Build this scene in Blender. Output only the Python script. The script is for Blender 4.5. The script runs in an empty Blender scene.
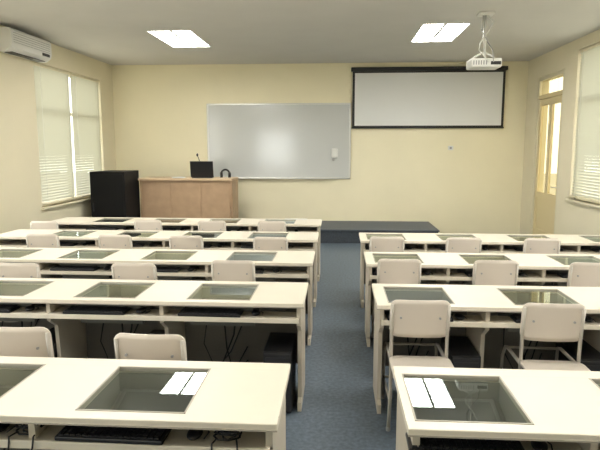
import bpy, bmesh, math, random
from mathutils import Vector, Matrix
random.seed(4)
sc = bpy.context.scene
try:
    sc.view_settings.view_transform = 'Standard'
    sc.view_settings.look = 'None'
    sc.view_settings.exposure = 0.0
except Exception as e:
    print(e)

# ------------------------------------------------------------ materials
def mat(name, col, rough=0.5, metal=0.0, spec=0.5, noise=0.0, nscale=8.0, bump=0.0, bscale=60.0,
        emis=None, estr=0.0, coat=0.0, detail=3):
    m = bpy.data.materials.new(name); m.use_nodes = True
    nt = m.node_tree; b = nt.nodes['Principled BSDF']
    b.inputs['Base Color'].default_value = (*col, 1)
    b.inputs['Roughness'].default_value = rough
    b.inputs['Metallic'].default_value = metal
    b.inputs['Specular IOR Level'].default_value = spec
    b.inputs['Coat Weight'].default_value = coat
    b.inputs['Coat Roughness'].default_value = 0.13
    tc = nt.nodes.new('ShaderNodeTexCoord')
    if noise > 0:
        n = nt.nodes.new('ShaderNodeTexNoise'); n.inputs['Scale'].default_value = nscale
        n.inputs['Detail'].default_value = detail
        r = nt.nodes.new('ShaderNodeValToRGB')
        r.color_ramp.elements[0].position = 0.3; r.color_ramp.elements[1].position = 0.7
        r.color_ramp.elements[0].color = (*[c*(1-noise) for c in col], 1)
        r.color_ramp.elements[1].color = (*[min(1, c*(1+noise)) for c in col], 1)
        nt.links.new(tc.outputs['Object'], n.inputs['Vector'])
        nt.links.new(n.outputs['Fac'], r.inputs['Fac'])
        nt.links.new(r.outputs['Color'], b.inputs['Base Color'])
    if bump > 0:
        n2 = nt.nodes.new('ShaderNodeTexNoise'); n2.inputs['Scale'].default_value = bscale
        bp = nt.nodes.new('ShaderNodeBump'); bp.inputs['Strength'].default_value = bump
        bp.inputs['Distance'].default_value = 0.01
        nt.links.new(tc.outputs['Object'], n2.inputs['Vector'])
        nt.links.new(n2.outputs['Fac'], bp.inputs['Height'])
        nt.links.new(bp.outputs['Normal'], b.inputs['Normal'])
    if emis:
        b.inputs['Emission Color'].default_value = (*emis, 1)
        b.inputs['Emission Strength'].default_value = estr
    return m

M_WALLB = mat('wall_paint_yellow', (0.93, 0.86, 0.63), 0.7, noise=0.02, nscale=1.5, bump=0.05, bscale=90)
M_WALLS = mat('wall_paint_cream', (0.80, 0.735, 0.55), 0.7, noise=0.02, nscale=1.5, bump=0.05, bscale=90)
M_CEIL = mat('ceiling_paint', (0.66, 0.645, 0.615), 0.9, noise=0.02, nscale=2)
M_FLOOR = mat('vinyl_floor_blue', (0.10, 0.13, 0.165), 0.55, noise=0.28, nscale=38, detail=6)
M_DESK = mat('desk_laminate_cream', (0.79, 0.73, 0.61), 0.36, noise=0.015, nscale=5)
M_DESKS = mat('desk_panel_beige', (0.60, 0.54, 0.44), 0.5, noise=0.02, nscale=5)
M_MOD = mat('modesty_panel_grey', (0.20, 0.185, 0.16), 0.6, noise=0.05, nscale=5)  # under-desk shade painted into the panel colour
M_EDGE = mat('desk_edge_band', (0.46, 0.42, 0.35), 0.5)
M_WELL = mat('monitor_well_grey', (0.19, 0.19, 0.17), 0.7)
M_BLACK = mat('black_plastic', (0.010, 0.010, 0.012), 0.4)
M_RACK = mat('rack_black', (0.008, 0.008, 0.009), 0.6, spec=0.2)
M_BEZEL = mat('monitor_bezel', (0.07, 0.07, 0.068), 0.5)
M_SCREEN = mat('monitor_screen_off', (0.045, 0.048, 0.047), 0.2)
M_KEY = mat('key_plastic', (0.022, 0.022, 0.025), 0.5)
M_CHAIR = mat('chair_plastic', (0.68, 0.61, 0.53), 0.42, noise=0.015, nscale=6)
M_STEEL = mat('chair_frame_paint', (0.50, 0.46, 0.40), 0.35, metal=0.3)
M_DARKM = mat('dark_metal', (0.05, 0.05, 0.055), 0.4, metal=0.6)
M_ALU = mat('aluminium', (0.72, 0.72, 0.70), 0.35, metal=0.8)
M_WB = mat('whiteboard_surface', (0.61, 0.63, 0.63), 0.15, spec=1.0, coat=1.0)
M_PS = mat('projection_fabric', (0.80, 0.81, 0.81), 0.85)
M_WOOD = mat('podium_wood', (0.46, 0.31, 0.19), 0.45, noise=0.08, nscale=6)
M_WOODT = mat('podium_top_wood', (0.62, 0.46, 0.30), 0.4, noise=0.05, nscale=6)
M_PLAT = mat('platform_carpet', (0.045, 0.055, 0.07), 0.8, noise=0.2, nscale=40)
M_PLATT = mat('platform_top', (0.085, 0.10, 0.125), 0.6, noise=0.15, nscale=40)
M_WHITE = mat('white_plastic', (0.80, 0.80, 0.77), 0.4)
M_GREY = mat('grey_plastic', (0.35, 0.35, 0.35), 0.5)
M_FRAME = mat('window_frame_paint', (0.74, 0.68, 0.50), 0.5)
M_DOOR = mat('door_paint', (0.74, 0.62, 0.36), 0.5)
M_TUBE = mat('fluorescent_diffuser', (1, 1, 1), 0.5, emis=(1.0, 0.97, 0.90), estr=30)
M_REFL = mat('lamp_housing', (0.80, 0.82, 0.80), 0.5)
M_BLADE = mat('lamp_louvre', (0.10, 0.11, 0.105), 0.6)
M_EARTH = mat('outside_ground', (0.45, 0.42, 0.34), 0.9, noise=0.1)
M_PAPER = mat('paper', (0.85, 0.85, 0.82), 0.7)

def glass_mat(name, tint, f0, f1=1.0, gcol=(1, 1, 1)):
    m = bpy.data.materials.new(name); m.use_nodes = True
    nt = m.node_tree; nt.nodes.clear()
    o = nt.nodes.new('ShaderNodeOutputMaterial')
    mx = nt.nodes.new('ShaderNodeMixShader')
    lw = nt.nodes.new('ShaderNodeLayerWeight'); lw.inputs['Blend'].default_value = 0.5
    pw = nt.nodes.new('ShaderNodeMath'); pw.operation = 'POWER'; pw.inputs[1].default_value = 5
    mp = nt.nodes.new('ShaderNodeMath'); mp.operation = 'MULTIPLY_ADD'; mp.inputs[1].default_value = f1-f0; mp.inputs[2].default_value = f0
    nt.links.new(lw.outputs['Facing'], pw.inputs[0]); nt.links.new(pw.outputs[0], mp.inputs[0])
    tr = nt.nodes.new('ShaderNodeBsdfTransparent'); tr.inputs['Color'].default_value = (*tint, 1)
    gl = nt.nodes.new('ShaderNodeBsdfGlossy'); gl.inputs['Roughness'].default_value = 0.012
    gl.inputs['Color'].default_value = (*gcol, 1)
    nt.links.new(mp.outputs[0], mx.inputs[0]); nt.links.new(tr.outputs[0], mx.inputs[1]); nt.links.new(gl.outputs[0], mx.inputs[2])
    nt.links.new(mx.outputs[0], o.inputs[0])
    return m
M_GLASS = glass_mat('desk_glass', (0.84, 0.87, 0.85), 0.14, gcol=(0.92, 1.0, 0.98))
M_PANE = glass_mat('window_pane', (0.95, 0.97, 0.95), 0.05)
M_DPANE = glass_mat('door_pane', (0.40, 0.36, 0.23), 0.05)

def blind_mat():
    m = bpy.data.materials.new('blind_slat'); m.use_nodes = True
    nt = m.node_tree; nt.nodes.clear()
    o = nt.nodes.new('ShaderNodeOutputMaterial')
    mx = nt.nodes.new('ShaderNodeMixShader'); mx.inputs[0].default_value = 0.12
    d = nt.nodes.new('ShaderNodeBsdfDiffuse'); d.inputs['Color'].default_value = (0.62, 0.61, 0.51, 1)
    t = nt.nodes.new('ShaderNodeBsdfTranslucent'); t.inputs['Color'].default_value = (0.74, 0.74, 0.60, 1)
    nt.links.new(d.outputs[0], mx.inputs[1]); nt.links.new(t.outputs[0], mx.inputs[2]); nt.links.new(mx.outputs[0], o.inputs[0])
    return m
M_BLIND = blind_mat()

# ------------------------------------------------------------ mesh builder
class MB:
    def __init__(s): s.bm = bmesh.new(); s.mats = []
    def mi(s, m):
        if m not in s.mats: s.mats.append(m)
        return s.mats.index(m)
    def add(s, t, m, mtx=None, smooth=False):
        if mtx is not None: t.transform(mtx)
        i = s.mi(m)
        for f in t.faces: f.material_index = i; f.smooth = smooth
        me = bpy.data.meshes.new('tmp'); t.to_mesh(me); t.free()
        s.bm.from_mesh(me); bpy.data.meshes.remove(me)
    def box(s, x0, x1, y0, y1, z0, z1, m, bev=0.0, mtx=None, seg=2):
        t = bmesh.new(); bmesh.ops.create_cube(t, size=1)
        for v in t.verts:
            v.co = Vector(((x0+x1)/2+v.co.x*(x1-x0), (y0+y1)/2+v.co.y*(y1-y0), (z0+z1)/2+v.co.z*(z1-z0)))
        if bev > 0: bmesh.ops.bevel(t, geom=list(t.edges), offset=bev, segments=seg, affect='EDGES', profile=0.5)
        s.add(t, m, mtx)
    def prism(s, pts, axis, a, b, m, mtx=None, smooth=False):
        t = bmesh.new()
        def P(p, q):
            return {'x': (q, p[0], p[1]), 'y': (p[0], q, p[1]), 'z': (p[0], p[1], q)}[axis]
        A = [t.verts.new(P(p, a)) for p in pts]; B = [t.verts.new(P(p, b)) for p in pts]
        n = len(pts)
        t.faces.new(A); t.faces.new(B[::-1])
        for i in range(n): t.faces.new((A[i], B[i], B[(i+1) % n], A[(i+1) % n]))
        bmesh.ops.recalc_face_normals(t, faces=list(t.faces))
        s.add(t, m, mtx, smooth)
    def tube(s, pts, r, m, seg=8, mtx=None, caps=True):
        pts = [Vector(p) for p in pts]; t = bmesh.new(); rings = []
        up = Vector((0, 0, 1)); prev = None
        for i, p in enumerate(pts):
            if i == 0: d = pts[1]-p
            elif i == len(pts)-1: d = p-pts[i-1]
            else: d = (pts[i+1]-p).normalized()+(p-pts[i-1]).normalized()
            d.normalize()
            if prev is None:
                a = d.cross(up)
                if a.length < 1e-3: a = d.cross(Vector((0, 1, 0)))
            else: a = prev - d*prev.dot(d)
            a.normalize(); prev = a; b = d.cross(a)
            rings.append([t.verts.new(p+a*r*math.cos(2*math.pi*k/seg)+b*r*math.sin(2*math.pi*k/seg)) for k in range(seg)])
        for i in range(len(rings)-1):
            for k in range(seg):
                t.faces.new((rings[i][k], rings[i][(k+1) % seg], rings[i+1][(k+1) % seg], rings[i+1][k]))
        if caps: t.faces.new(rings[0][::-1]); t.faces.new(rings[-1])
        bmesh.ops.recalc_face_normals(t, faces=list(t.faces))
        s.add(t, m, mtx, True)
    def cyl(s, c, r, h, m, seg=20, axis='z', r2=None, smooth=True):
        t = bmesh.new()
        bmesh.ops.create_cone(t, cap_ends=True, segments=seg, radius1=r, radius2=r if r2 is None else r2, depth=h)
        R = Matrix.Identity(4)
        if axis == 'x': R = Matrix.Rotation(math.pi/2, 4, 'Y')
        if axis == 'y': R = Matrix.Rotation(math.pi/2, 4, 'X')
        s.add(t, m, Matrix.Translation(c) @ R, False)
    def sph(s, c, sx, sy, sz, m):
        t = bmesh.new(); bmesh.ops.create_uvsphere(t, u_segments=16, v_segments=10, radius=1)
        s.add(t, m, Matrix.Translation(c) @ Matrix.Diagonal((sx, sy, sz, 1)), True)
    def panel(s, w, h, cr, th, fn, m, mtx, nx=16, nz=8):
        """rounded-corner curved panel in local XZ, thickness along Y; fn(u,v)->y offset"""
        t = bmesh.new(); G = []
        xs = [-math.cos(math.pi*i/nx)*w/2 for i in range(nx+1)]
        for side in (0, 1):
            g = []
            for x in xs:
                e = abs(x)-(w/2-cr)
                c = 0 if e <= 0 else cr-math.sqrt(max(0, cr*cr-e*e))
                c = min(c, h/2-0.004)
                col = []
                for j in range(nz+1):
                    z = c+(h-2*c)*j/nz
                    col.append(t.verts.new((x, fn(2*x/w, z/h)+side*th, z)))
                g.append(col)
            G.append(g)
        for side in (0, 1):
            for i in range(nx):
                for j in range(nz):
                    t.faces.new((G[side][i][j], G[side][i+1][j], G[side][i+1][j+1], G[side][i][j+1]))
        for i in range(nx):
            t.faces.new((G[0][i][0], G[0][i+1][0], G[1][i+1][0], G[1][i][0]))
            t.faces.new((G[0][i][nz], G[0][i+1][nz], G[1][i+1][nz], G[1][i][nz]))
        for j in range(nz):
            t.faces.new((G[0][0][j], G[0][0][j+1], G[1][0][j+1], G[1][0][j]))
            t.faces.new((G[0][nx][j], G[0][nx][j+1], G[1][nx][j+1], G[1][nx][j]))
        bmesh.ops.recalc_face_normals(t, faces=list(t.faces))
        s.add(t, m, mtx, True)
    def mesh(s, name):
        me = bpy.data.meshes.new(name); s.bm.to_mesh(me); s.bm.free()
        for m in s.mats: me.materials.append(m)
        return me
    def obj(s, name, loc=(0, 0, 0), rot=0.0, parent=None):
        return put(s.mesh(name), name, loc, rot, parent)

def put(me, name, loc=(0, 0, 0), rot=0.0, parent=None):
    o = bpy.data.objects.new(name, me); sc.collection.objects.link(o)
    o.location = loc; o.rotation_euler = (0, 0, rot)
    if parent: o.parent = parent
    return o

# ------------------------------------------------------------ room
XL, XR, YB, YR, H = -4.5, 3.6, 11.2, -2.2, 3.33
T = 0.2
def wall_x(name, xa, xb, opens, m):
    b = MB(); y = YR
    for (a, c, z0, z1) in sorted(opens):
        b.box(xa, xb, y, a, 0, H, m)
        if z0 > 0: b.box(xa, xb, a, c, 0, z0, m)
        b.box(xa, xb, a, c, z1, H, m)
        y = c
    b.box(xa, xb, y, YB, 0, H, m)
    return b.obj(name)
WL = [(8.25, 10.6, 0.80, 2.97), (4.3, 6.95, 0.80, 2.97), (0.4, 3.2, 0.80, 2.97)]
WRt = [(6.2, 8.95, 0.92, 3.16), (2.4, 5.0, 0.92, 3.16)]
DOORS = [(9.42, 10.62, 0.0, 2.95)]
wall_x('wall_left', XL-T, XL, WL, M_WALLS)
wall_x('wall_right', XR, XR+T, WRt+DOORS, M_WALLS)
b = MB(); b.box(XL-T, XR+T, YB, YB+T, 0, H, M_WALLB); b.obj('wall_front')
RW = (-3.4, -1.9, 0.85, 2.5)  # unseen rear window, added to put glare on the whiteboard
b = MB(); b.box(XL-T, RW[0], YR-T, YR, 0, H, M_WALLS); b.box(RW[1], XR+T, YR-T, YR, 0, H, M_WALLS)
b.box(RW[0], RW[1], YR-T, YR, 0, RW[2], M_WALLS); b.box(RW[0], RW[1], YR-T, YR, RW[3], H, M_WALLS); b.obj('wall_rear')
b = MB(); b.box(XL-T, XR+T, YR-T, YB+T, -0.1, 0, M_FLOOR); b.obj('floor')

LIGHTS = [(-2.38, 8.65), (1.43, 8.45), (-2.38, 5.2), (1.43, 5.2), (-2.38, 1.6), (1.43, 1.6)]  # last four are out of view, added to light the room
LW, LL = 0.62, 1.26
b = MB()
ys = sorted(set([YR-T, YB+T]+[l[1]-LL/2 for l in LIGHTS]+[l[1]+LL/2 for l in LIGHTS]))
for i in range(len(ys)-1):
    y0, y1 = ys[i], ys[i+1]; ym = (y0+y1)/2; x = XL-T
    for l in sorted([l for l in LIGHTS if abs(l[1]-ym) < LL/2]):
        b.box(x, l[0]-LW/2, y0, y1, H, H+0.12, M_CEIL); x = l[0]+LW/2
    b.box(x, XR+T, y0, y1, H, H+0.12, M_CEIL)
b.obj('ceiling')
b = MB()
b.box(-LW/2, LW/2, -LL/2, LL/2, 0.10, 0.12, M_REFL)
for sx in (-1, 1):
    b.box(sx*LW/2-0.008, sx*LW/2+0.008, -LL/2, LL/2, -0.004, 0.12, M_REFL)
    b.box(-LW/2, LW/2, sx*LL/2-0.008, sx*LL/2+0.008, -0.004, 0.12, M_REFL)
# two prismatic diffusers separated by a narrow spine, thin cross ribs
b.box(-0.02, 0.02, -LL/2, LL/2, 0.012, 0.05, M_REFL)
for sx in (-1, 1):
    t0, t1 = sorted((sx*0.024, sx*0.295))
    b.box(t0, t1, -LL/2+0.012, LL/2-0.012, 0.018, 0.028, M_TUBE)
for k in range(1, 8):
    y = -LL/2+LL*k/8
    b.box(-LW/2+0.01, LW/2-0.01, y-0.008, y+0.008, 0.012, 0.0175, M_BLADE)
LM = b.mesh('ceiling_light')
for (x, y) in LIGHTS: put(LM, 'ceiling_light', (x, y, H))

# windows -----------------------------------------------------------
def quad(b, pts, m):
    t = bmesh.new(); t.faces.new([t.verts.new(p) for p in pts]); b.add(t, m)
def window(name, side, y0, y1, z0, z1, n):
    b = MB(); x = XL if side < 0 else XR
    xo = x+side*0.11; f = 0.03
    def bx(a, c, y0, y1, z0, z1, m, bev=0.0): b.box(min(a, c), max(a, c), y0, y1, z0, z1, m, bev)
    bx(xo-f, xo+f, y0, y0+0.06, z0, z1, M_FRAME); bx(xo-f, xo+f, y1-0.06, y1, z0, z1, M_FRAME)
    bx(xo-f, xo+f, y0, y1, z0, z0+0.06, M_FRAME); bx(xo-f, xo+f, y0, y1, z1-0.06, z1, M_FRAME)
    for k in range(1, n):
        y = y0+(y1-y0)*k/n; bx(xo-f, xo+f, y-0.03, y+0.03, z0, z1, M_FRAME)
    bx(xo-f, xo+f, y0, y1, z0+1.45, z0+1.5, M_FRAME)
    quad(b, ((xo, y0+0.05, z0+0.05), (xo, y1-0.05, z0+0.05), (xo, y1-0.05, z1-0.05), (xo, y0+0.05, z1-0.05)), M_PANE)
    bx(x-side*0.05, x+side*0.075, y0-0.04, y1+0.04, z0-0.035, z0, M_FRAME, 0.006)
    return b.obj(name)
def blind(side, y0, y1, ztop, zbot, tilt):
    b = MB(); x = (XL if side < 0 else XR)+side*0.030
    b.box(x-0.018, x+0.018, y0, y1, ztop-0.04, ztop, M_FRAME, 0.003)
    z = ztop-0.065; w = 0.0265
    while z > zbot+0.03:
        c, s_ = -math.cos(tilt)*w, math.sin(tilt)*w
        quad(b, ((x+c*side, y0+0.005, z+s_), (x+c*side, y1-0.005, z+s_), (x-c*side, y1-0.005, z-s_), (x-c*side, y0+0.005, z-s_)), M_BLIND)
        z -= 0.0435
    b.box(x-0.012, x+0.012, y0, y1, zbot, zbot+0.02, M_FRAME, 0.003)
    for yy in (y0+0.15, y1-0.15):
        b.tube([(x-side*0.028, yy, ztop-0.02), (x-side*0.028, yy, zbot+0.01)], 0.002, M_WHITE, seg=4)
    return b.obj('venetian_blind')
k = 1
for (a, c, z0, z1) in WL:
    window('window_%d' % k, -1, a, c, z0, z1, 2); k += 1
for (a, c, z0, z1) in WRt:
    window('window_%d' % k, 1, a, c, z0, z1, 2); k += 1
b = MB(); x0, x1, z0, z1 = RW; yo = YR-0.11
for (a, c, d, e) in ((x0, x0+0.06, z0, z1), (x1-0.06, x1, z0, z1), (x0, x1, z0, z0+0.06), (x0, x1, z1-0.06, z1), ((x0+x1)/2-0.03, (x0+x1)/2+0.03, z0, z1)):
    b.box(a, c, yo-0.03, yo+0.03, d, e, M_FRAME)
quad(b, ((x0+.05, yo, z0+.05), (x1-.05, yo, z0+.05), (x1-.05, yo, z1-.05), (x0+.05, yo, z1-.05)), M_PANE)
b.obj('window_%d' % k)  # added behind the camera for glare and fill
TL = 0.98
blind(-1, 8.28, 9.41, 2.96, 0.83, TL); blind(-1, 9.44, 10.57, 2.96, 0.83, TL)
blind(-1, 4.33, 5.60, 2.96, 2.1, TL); blind(-1, 5.64, 6.92, 2.96, 2.1, TL)
blind(1, 7.60, 8.92, 3.15, 0.95, TL); blind(1, 6.23, 7.56, 3.15, 0.95, TL)
b = MB(); b.box(-40, 40, -40, 50, -0.6, -0.5, M_EARTH); b.obj('ground_outside')

# door -----------------------------------------------------------------
b = MB(); y0, y1, z1 = 9.425, 10.615, 2.945
for (a, c) in ((y0, y0+0.06), (y1-0.06, y1)): b.box(XR+0.005, XR+0.16, a, c, 0, z1, M_FRAME, 0.004)
b.box(XR+0.005, XR+0.16, y0+0.06, y1-0.06, z1-0.06, z1, M_FRAME, 0.004)
b.box(XR+0.005, XR+0.10, y0+0.06, y1-0.06, 2.56, 2.63, M_DOOR, 0.004)
quad(b, ((XR+0.05, y0+0.06, 2.63), (XR+0.05, y1-0.06, 2.63), (XR+0.05, y1-0.06, z1-0.06), (XR+0.05, y0+0.06, z1-0.06)), M_DPANE)
X0, X1 = XR+0.03, XR+0.07
b.box(X0, X1, y0+0.065, y0+0.15, 0.01, 2.555, M_DOOR, 0.003); b.box(X0, X1, y1-0.15, y1-0.065, 0.01, 2.555, M_DOOR, 0.003)
b.box(X0, X1, y0+0.15, y1-0.15, 0.01, 0.25, M_DOOR); b.box(X0, X1, y0+0.15, y1-0.15, 2.44, 2.555, M_DOOR)
b.box(X0, X1, y0+0.15, y1-0.15, 0.82, 0.92, M_DOOR); b.box(X0+0.012, X1-0.012, y0+0.15, y1-0.15, 0.25, 0.82, M_DOOR)
b.box(X0, X1, (y0+y1)/2-0.07, (y0+y1)/2+0.07, 0.92, 2.44, M_DOOR, 0.003)
xp = (X0+X1)/2
quad(b, ((xp, y0+0.15, 0.92), (xp, y1-0.15, 0.92), (xp, y1-0.15, 2.44), (xp, y0+0.15, 2.44)), M_DPANE)
b.tube([(X0, y0+0.11, 1.05), (X0-0.05, y0+0.11, 1.05), (X0-0.05, y0+0.23, 1.05)], 0.01, M_ALU)
b.obj('door_1')

# air conditioner -----------------------------------------------------------
b = MB()
b.prism([(0, 0), (0.13, 0.0), (0.20, 0.05), (0.215, 0.10), (0.215, 0.27), (0.19, 0.30), (0, 0.30)], 'y', 0, 1.05, M_WHITE)
for k in range(5): b.box(0.214, 0.219, 0.05, 1.0, 0.12+k*0.03, 0.125+k*0.03, M_GREY)
b.box(0.05, 0.16, 0.1, 0.95, -0.006, 0.004, M_BLACK)
b.box(0.214, 0.221, 0.78, 0.98, 0.06, 0.10, M_BLACK)
b.obj('air_conditioner', (XL+0.002, 7.34, 2.97))

# whiteboard ------------------------------------------------------------------
b = MB(); w, h = 2.86, 1.48
b.box(0, w, -0.02, 0, 0, h, M_WB)
for (a, c, d, e) in ((0, w, 0, 0.03), (0, w, h-0.03, h), (0, 0.03, 0, h), (w-0.03, w, 0, h)):
    b.box(a, c, -0.03, 0, d, e, M_ALU, 0.004)
b.box(0.3, w-0.3, -0.09, -0.02, 0.0, 0.015, M_ALU, 0.003)
b.box(w-0.38, w-0.25, -0.06, -0.021, 0.42, 0.60, M_WHITE, 0.012)
b.box(w-0.36, w-0.31, -0.045, -0.021, 0.36, 0.42, M_GREY, 0.008)
b.obj('whiteboard', (-2.6, YB-0.002, 1.09))

# projection screen -----------------------------------------------------------
b = MB(); x0, x1 = 0.28, 3.17; yy = YB-0.05
b.box(x0-0.03, x1+0.03, YB-0.10, YB-0.003, 3.16, 3.235, M_BLACK, 0.012)
b.box(x0, x1, yy-0.004, yy, 2.10, 3.17, M_BLACK)
b.box(x0+0.045, x1-0.045, yy-0.0055, yy-0.004, 2.13, 3.13, M_PS)
b.tube([(x0-0.01, yy-0.002, 2.09), (x1+0.01, yy-0.002, 2.09)], 0.013, M_BLACK)
b.obj('projection_screen')

for (x, z) in ((2.2, 1.66),):
    b = MB(); b.box(-0.05, 0.05, -0.012, 0, 0, 0.08, M_WHITE, 0.004); b.box(-0.02, 0.02, -0.016, -0.011, 0.02, 0.06, M_GREY, 0.002)
    b.obj('wall_socket', (x, YB-0.001, z))

# projector ---------------------------------------------------------------------
b = MB()
b.box(-0.09, 0.09, -0.09, 0.09, 0.63, 0.66, M_WHITE, 0.01)
b.tube([(0, 0, 0.64), (0, 0, 0.16)], 0.02, M_ALU, seg=12)
for sx in (-1, 1):
    b.tube([(0, 0, 0.2), (sx*0.10, 0, 0.15), (sx*0.14, 0, 0.115)], 0.012, M_WHITE)
b.box(-0.185, 0.185, -0.14, 0.14, 0, 0.11, M_WHITE, 0.02, seg=3)
b.cyl((-0.09, 0.15, 0.055), 0.042, 0.05, M_GREY, axis='y'); b.cyl((-0.09, 0.172, 0.055), 0.033, 0.012, M_BLACK, axis='y')
for k in range(6): b.box(-0.16+k*0.03, -0.145+k*0.03, -0.143, -0.139, 0.03, 0.08, M_GREY)
b.box(0.05, 0.17, -0.143, -0.139, 0.03, 0.07, M_BLACK)
b.tube([(0.03, 0.0, 0.63), (0.09, -0.03, 0.55), (0.02, -0.06, 0.42), (-0.07, -0.08, 0.30), (-0.10, -0.15, 0.2), (0.02, -0.16, 0.06)], 0.008, M_WHITE)
b.tube([(-0.03, 0.0, 0.63), (-0.05, -0.04, 0.45), (0.02, -0.08, 0.30), (0.06, -0.15, 0.20), (0.08, -0.15, 0.06)], 0.006, M_GREY)
b.obj('ceiling_projector', (1.79, 7.25, H-0.66))

# platform, podium, rack ----------------------------------------------------------
b = MB()
b.box(-3.62, 1.8, 9.98, YB-0.002, 0, 0.225, M_PLAT, 0.004); b.box(-3.64, 1.82, 9.96, YB-0.002, 0.225, 0.25, M_PLATT, 0.006)
b.obj('teaching_platform')
b = MB(); W = 1.72
b.box(0.02, W-0.06, 0.03, 0.55, 0.0, 0.06, M_WOOD)
b.box(0, 0.03, 0.02, 0.6, 0, 0.86, M_WOOD, 0.003)
b.prism([(0.06, 0), (0.6, 0), (0.6, 0.86), (0.0, 0.86), (0.02, 0.6), (0.06, 0.3)], 'x', W-0.05, W, M_WOOD)
b.box(0.03, W-0.05, 0.03, 0.05, 0.05, 0.86, M_WOOD)
for k in range(3): b.box(0.05+k*0.55, 0.05+k*0.55+0.52, 0.018, 0.03, 0.08, 0.83, M_WOOD, 0.006)
b.box(-0.02, W+0.0, -0.02, 0.62, 0.86, 0.90, M_WOODT, 0.008)
b.obj('teacher_podium', (-3.62, 10.06, 0.25))
b = MB()
b.box(0, 0.62, 0.0, 0.72, 0.04, 1.29, M_RACK, 0.008)
b.box(0.03, 0.59, -0.012, 0.004, 0.08, 1.25, M_RACK, 0.004)
b.box(0.04, 0.06, -0.02, -0.01, 0.6, 0.75, M_DARKM, 0.002)
for (x, y) in ((0.06, 0.06), (0.56, 0.06), (0.06, 0.66), (0.56, 0.66)): b.cyl((x, y, 0.022), 0.022, 0.044, M_DARKM, axis='x')
b.obj('server_rack', (-4.30, 9.50, 0))
zt = 1.1505
b = MB(); b.box(-0.19, 0.19, -0.13, 0.13, 0, 0.02, M_BLACK, 0.005)
Rm = Matrix.Translation((0, -0.13, 0.018)) @ Matrix.Rotation(math.radians(14), 4, 'X')
b.box(-0.21, 0.21, -0.008, 0.008, 0, 0.30, M_BLACK, 0.004, Rm)
for i in range(10):
    for j in range(4): b.box(-0.165+i*0.033, -0.137+i*0.033, -0.03+j*0.035, 0.0+j*0.035, 0.018, 0.022, M_KEY)
b.obj('laptop', (-2.50, 10.35, zt), 0.1)
b = MB(); b.cyl((0, 0, 0.012), 0.05, 0.024, M_BLACK)
b.tube([(0, 0, 0.02), (0, 0.0, 0.2), (-0.02, -0.02, 0.32), (-0.04, -0.05, 0.40)], 0.006, M_BLACK); b.sph((-0.045, -0.06, 0.42), 0.018, 0.018, 0.03, M_BLACK)
b.obj('gooseneck_microphone', (-2.62+0.02, 10.58, zt))
b = MB()
pts = [(0.08*math.cos(a), 0.0, 0.06+0.09*math.sin(a)) for a in [math.pi*k/10 for k in range(11)]]
b.tube(pts, 0.018, M_BLACK); b.cyl((-0.075, 0, 0.051), 0.05, 0.045, M_BLACK, axis='x'); b.cyl((0.075, 0, 0.051), 0.05, 0.045, M_BLACK, axis='x')
b.obj('headphones', (-2.09, 10.40, zt), 0.3)
b = MB()
for k in range(4): b.box(-0.11, 0.11, -0.14, 0.14, k*0.004, k*0.004+0.0035, M_PAPER, mtx=Matrix.Rotation(0.12*k, 4, 'Z'))
b.obj('paper_stack', (-2.95, 10.27, zt), 0.2)

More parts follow.
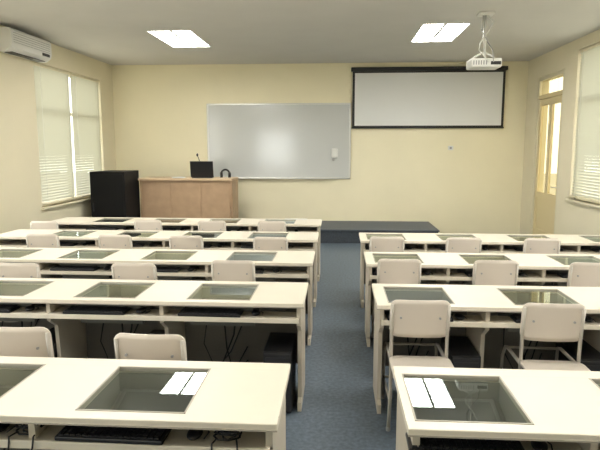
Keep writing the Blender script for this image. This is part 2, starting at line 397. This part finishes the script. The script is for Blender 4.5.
# ------------------------------------------------------------ computer desks
ZT = 0.75; D = 0.56; G = 0.205
def desk(xl, xr, centers, ynear):
    b = MB(); ox = (xl+xr)/2
    g = G; ga, gb = 0.06, 0.475
    x0, x1 = xl-ox, xr-ox; cs = sorted(c-ox for c in centers)
    zs = ZT-0.03
    b.box(x0, x1, 0, ga, zs, ZT, M_DESK, 0.004); b.box(x0, x1, gb, D, zs, ZT, M_DESK, 0.004)
    x = x0
    for c in cs:
        b.box(x+0.0, c-g, ga-0.004, gb+0.004, zs, ZT-0.0003, M_DESK); x = c+g
    b.box(x, x1, ga-0.004, gb+0.004, zs, ZT-0.0003, M_DESK)
    b.box(x0, x1, -0.002, 0.001, zs+0.002, zs+0.008, M_EDGE)
    for c in cs:
        r = 0.007
        b.box(c-g, c-g+r, ga, gb, ZT-0.02, ZT+0.001, M_EDGE); b.box(c+g-r, c+g, ga, gb, ZT-0.02, ZT+0.001, M_EDGE)
        b.box(c-g, c+g, ga, ga+r, ZT-0.02, ZT+0.001, M_EDGE); b.box(c-g, c+g, gb-r, gb, ZT-0.02, ZT+0.001, M_EDGE)
        # pane rests in its rebate, tilted slightly to shift the lamp reflection nearer
        quad(b, ((c-g+r, ga+r, ZT-0.002), (c+g-r, ga+r, ZT-0.002), (c+g-r, gb-r, ZT-0.0078), (c-g+r, gb-r, ZT-0.0078)), M_GLASS)
        w = 0.008
        prof = [(ga-0.005, zs), (ga+0.08, 0.685), (ga+0.11, 0.545), (gb+0.01, 0.62), (gb+0.01, zs), (gb, zs), (gb, 0.635), (ga+0.118, 0.557), (ga+0.088, 0.69), (ga+0.006, zs)]
        b.prism(prof, 'x', c-g-w, c+g+w, M_WELL)
        full = [(ga-0.005, zs), (ga+0.08, 0.685), (ga+0.11, 0.545), (gb+0.01, 0.62), (gb+0.01, zs)]
        b.prism(full, 'x', c-g-w, c-g, M_WELL); b.prism(full, 'x', c+g, c+g+w, M_WELL)
        a = math.atan2(0.078, 0.297)
        Mm = Matrix.Translation((c, ga+0.122, 0.560)) @ Matrix.Rotation(a, 4, 'X')
        b.box(-0.18, 0.18, 0.0, 0.285, 0.0, 0.03, M_BEZEL, 0.008, Mm)
        b.box(-0.155, 0.155, 0.025, 0.26, 0.029, 0.032, M_SCREEN, 0.0, Mm)
    mids = [(cs[i]+cs[i+1])/2 for i in range(len(cs)-1)]
    px = [x0+0.02]+mids+[x1-0.045]
    for p in px:
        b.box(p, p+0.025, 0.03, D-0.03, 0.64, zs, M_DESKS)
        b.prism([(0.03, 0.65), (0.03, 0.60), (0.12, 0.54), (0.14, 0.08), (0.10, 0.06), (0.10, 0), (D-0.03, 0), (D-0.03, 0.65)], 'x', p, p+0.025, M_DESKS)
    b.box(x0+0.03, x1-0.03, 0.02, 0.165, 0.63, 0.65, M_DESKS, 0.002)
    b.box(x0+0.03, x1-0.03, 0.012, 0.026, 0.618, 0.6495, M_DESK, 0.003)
    b.box(x0+0.03, x1-0.03, D-0.045, D-0.035, 0.16, zs, M_MOD)  # darkened layer on the seat side, painted as under-desk shade
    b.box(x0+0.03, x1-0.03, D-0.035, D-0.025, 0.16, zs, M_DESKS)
    for c in cs:
        b.tube([(c+0.05, 0.44, 0.60), (c+0.03, 0.42, 0.4), (c-0.05, 0.40, 0.2), (c+0.05, 0.42, 0.12), (c+0.12, 0.46, 0.2)], 0.006, M_BLACK, seg=5)
        b.tube([(c-0.05, 0.44, 0.60), (c-0.02, 0.41, 0.3), (c+0.03, 0.38, 0.14), (c+0.12, 0.46, 0.3)], 0.006, M_BLACK, seg=5)
        b.tube([(c-0.15, 0.44, 0.60), (c-0.17, 0.36, 0.35), (c-0.08, 0.32, 0.18), (c+0.02, 0.36, 0.3), (c+0.12, 0.44, 0.55)], 0.005, M_BLACK, seg=5)
    return b.obj('computer_desk', (ox, ynear, 0))

b = MB(); b.box(-0.20, 0.20, -0.06, 0.06, 0, 0.018, M_BLACK, 0.005)
for j in range(5):
    for i in range(17):
        b.box(-0.188+i*0.0222, -0.188+i*0.0222+0.018, -0.052+j*0.021, -0.052+j*0.021+0.017, 0.016, 0.024, M_KEY)
KB = b.mesh('keyboard')
b = MB(); b.sph((0, 0, 0.015), 0.028, 0.045, 0.015, M_BLACK)
b.tube([(0, 0.035, 0.012), (0.03, 0.05, 0.008), (0.045, 0.03, 0.006), (0.04, -0.02, 0.006)], 0.0025, M_BLACK, seg=5)
MO = b.mesh('computer_mouse')
b = MB(); b.box(-0.09, 0.09, 0, 0.38, 0.012, 0.42, M_BLACK, 0.006)
b.box(-0.085, 0.085, -0.012, 0.002, 0.02, 0.41, M_KEY, 0.006)
b.box(-0.075, 0.075, -0.016, -0.01, 0.35, 0.385, M_DARKM, 0.002); b.box(-0.075, 0.075, -0.016, -0.01, 0.305, 0.34, M_BLACK, 0.002)
b.cyl((0, -0.014, 0.22), 0.014, 0.01, M_ALU, axis='y'); b.box(-0.04, 0.04, -0.015, -0.01, 0.10, 0.13, M_GREY, 0.002)
for sx in (-0.07, 0.07):
    for sy in (0.04, 0.34): b.box(sx-0.012, sx+0.012, sy-0.012, sy+0.012, 0, 0.014, M_GREY)
CPU = b.mesh('computer_tower')

YN = [1.82, 3.34, 4.57, 5.76, 6.94]
LEFTX = (-3.75, -0.20); RIGHTX = (0.25, 3.32)
for r, yn in enumerate(YN):
    LC = [-0.745-0.74*i for i in range(4)]
    RC = [(0.485 if r == 0 else 0.525)+0.77*i for i in range(4)]
    groups = [(LEFTX, LC)] + ([(RIGHTX, RC)] if r < 4 else [])
    for gi, ((xl, xr), cs) in enumerate(groups):
        desk(xl, xr, cs, yn)
        for ci, c in enumerate(cs):
            j = random.uniform(-0.012, 0.012)
            put(KB, 'keyboard', (c+j-0.04+(0.02 if gi else -0.02), yn+0.072, 0.6505), random.uniform(-0.02, 0.02))
            put(MO, 'computer_mouse', (c+0.235+j*0.3, yn+0.078, 0.6505), random.uniform(-0.3, 0.3))
            off = 0.375 if (gi == 0 and ci == 0) else (0.274 if gi == 0 else 0.285)
            put(CPU, 'computer_tower', (c+off, yn+0.05, 0.0))

# ------------------------------------------------------------ chairs
b = MB()
fb = lambda u, v: -0.022*(1-u*u)-0.03*v
b.panel(0.355, 0.235, 0.045, 0.012, fb, M_CHAIR, Matrix.Translation((0, -0.185, 0.575)))
fs = lambda u, v: 0.012*(1-u*u)*(1-abs(2*v-1)**3)
b.panel(0.36, 0.38, 0.06, 0.014, fs, M_CHAIR, Matrix.Translation((0, -0.18, 0.452)) @ Matrix.Rotation(math.radians(-90), 4, 'X') @ Matrix.Diagonal((1, 1, -1, 1)))
for sx in (-1, 1):
    x = sx*0.165
    b.tube([(x*1.08, -0.245, 0.011), (x, -0.20, 0.20), (x, -0.185, 0.42), (x, -0.19, 0.60), (x, -0.215, 0.78)], 0.011, M_STEEL)
    b.tube([(x, -0.19, 0.425), (x, 0.10, 0.425), (x, 0.15, 0.41), (x*1.05, 0.18, 0.34), (x*1.08, 0.20, 0.011)], 0.011, M_STEEL)
    b.tube([(x, -0.20, 0.16), (x*1.06, 0.193, 0.16)], 0.008, M_STEEL)
    b.cyl((x*1.08, -0.246, 0.010), 0.015, 0.02, M_GREY, 10); b.cyl((x*1.08, 0.201, 0.010), 0.015, 0.02, M_GREY, 10)
    b.cyl((sx*0.115, -0.221, 0.70), 0.007, 0.008, M_GREY, 10, axis='y')
b.tube([(-0.165, -0.2, 0.42), (0.165, -0.2, 0.42)], 0.009, M_STEEL); b.tube([(-0.165, 0.13, 0.415), (0.165, 0.13, 0.415)], 0.009, M_STEEL)
b.tube([(-0.17, 0.19, 0.16), (0.17, 0.19, 0.16)], 0.008, M_STEEL)
CH = b.mesh('classroom_chair')
chairs = [(-1.62, 2.62, .03), (-0.90, 2.56, -.02),
          (-2.50, 4.15, 0), (-1.59, 4.20, .02), (-0.83, 4.36, 0),
          (-3.08, 5.60, 0), (-2.30, 5.60, 0), (-1.55, 5.60, 0), (-0.67, 5.56, 0),
          (-3.60, 6.61, 0), (-2.36, 6.80, 0), (-1.55, 6.80, 0), (-0.80, 6.80, 0),
          (0.50, 3.26, .0), (1.27, 3.24, -.03), (2.05, 3.24, 0),
          (0.51, 4.50, 0), (1.28, 4.50, .0), (2.02, 4.46, -.02), (2.8, 4.48, 0),
          (0.51, 5.66, 0), (1.28, 5.66, 0), (2.05, 5.66, 0), (2.8, 5.66, 0)]
for (x, y, r) in chairs:
    put(CH, 'classroom_chair', (x, y+0.215, 0), r)

for (x, ph) in ((-0.385, 0.0), (-1.13, 1.0)):
    b = MB(); pts = []
    for k in range(40):
        a = k*0.8+ph
        pts.append((0.04*math.cos(a)*(1+0.4*math.sin(k*0.37+ph)), 0.035*math.sin(a)*(1+0.3*math.sin(k*0.53)), 0.006+0.0010*k))
    b.tube(pts, 0.0035, M_BLACK, seg=6)
    b.tube([(0.03, -0.02, 0.012), (0.04, -0.060, 0.012), (0.045, -0.078, -0.02), (0.01, -0.08, -0.09), (-0.03, -0.078, -0.11), (-0.05, -0.075, -0.06), (-0.05, -0.062, 0.012), (-0.04, -0.02, 0.010)], 0.0035, M_BLACK, seg=6)
    b.obj('cable_coil', (x, YN[0]+0.075, 0.6505))
b = MB(); b.box(-0.15, 0.15, -0.03, 0.03, 0, 0.004, M_PAPER); b.obj('paper_sheet', (-0.55, 7.455, ZT+0.0015), 0.05)

# ------------------------------------------------------------ world + portals
w = bpy.data.worlds.new('World'); sc.world = w; w.use_nodes = True
bg = w.node_tree.nodes['Background']; bg.inputs[0].default_value = (0.97, 0.97, 0.95, 1); bg.inputs[1].default_value = 5.4
def portal(x, y0, y1, z0, z1, side):
    l = bpy.data.lights.new('window_portal', 'AREA'); l.shape = 'RECTANGLE'; l.size = y1-y0; l.size_y = z1-z0
    l.cycles.is_portal = True
    o = bpy.data.objects.new('window_portal', l); sc.collection.objects.link(o)
    o.location = (x, (y0+y1)/2, (z0+z1)/2)
    o.rotation_euler = (math.radians(90), 0, math.radians(90*side))
    return o
for (a, c, z0, z1) in WL: portal(XL-T-0.02, a, c, z0, z1, -1)
for (a, c, z0, z1) in WRt+DOORS: portal(XR+T+0.02, a, c, z0, z1, 1)
o = portal(0, RW[0], RW[1], RW[2], RW[3], 1)
o.location = ((RW[0]+RW[1])/2, YR-T-0.02, (RW[2]+RW[3])/2); o.rotation_euler = (math.radians(90), 0, 0)

# ------------------------------------------------------------ camera
cd = bpy.data.cameras.new('Camera'); cam = bpy.data.objects.new('Camera', cd); sc.collection.objects.link(cam)
cd.sensor_width = 36; cd.lens = 36*560/600; cd.clip_start = 0.05
cam.location = (0, 0, 1.70)
cam.rotation_euler = (math.radians(90-7.83), 0, math.radians(3.8))
sc.camera = cam
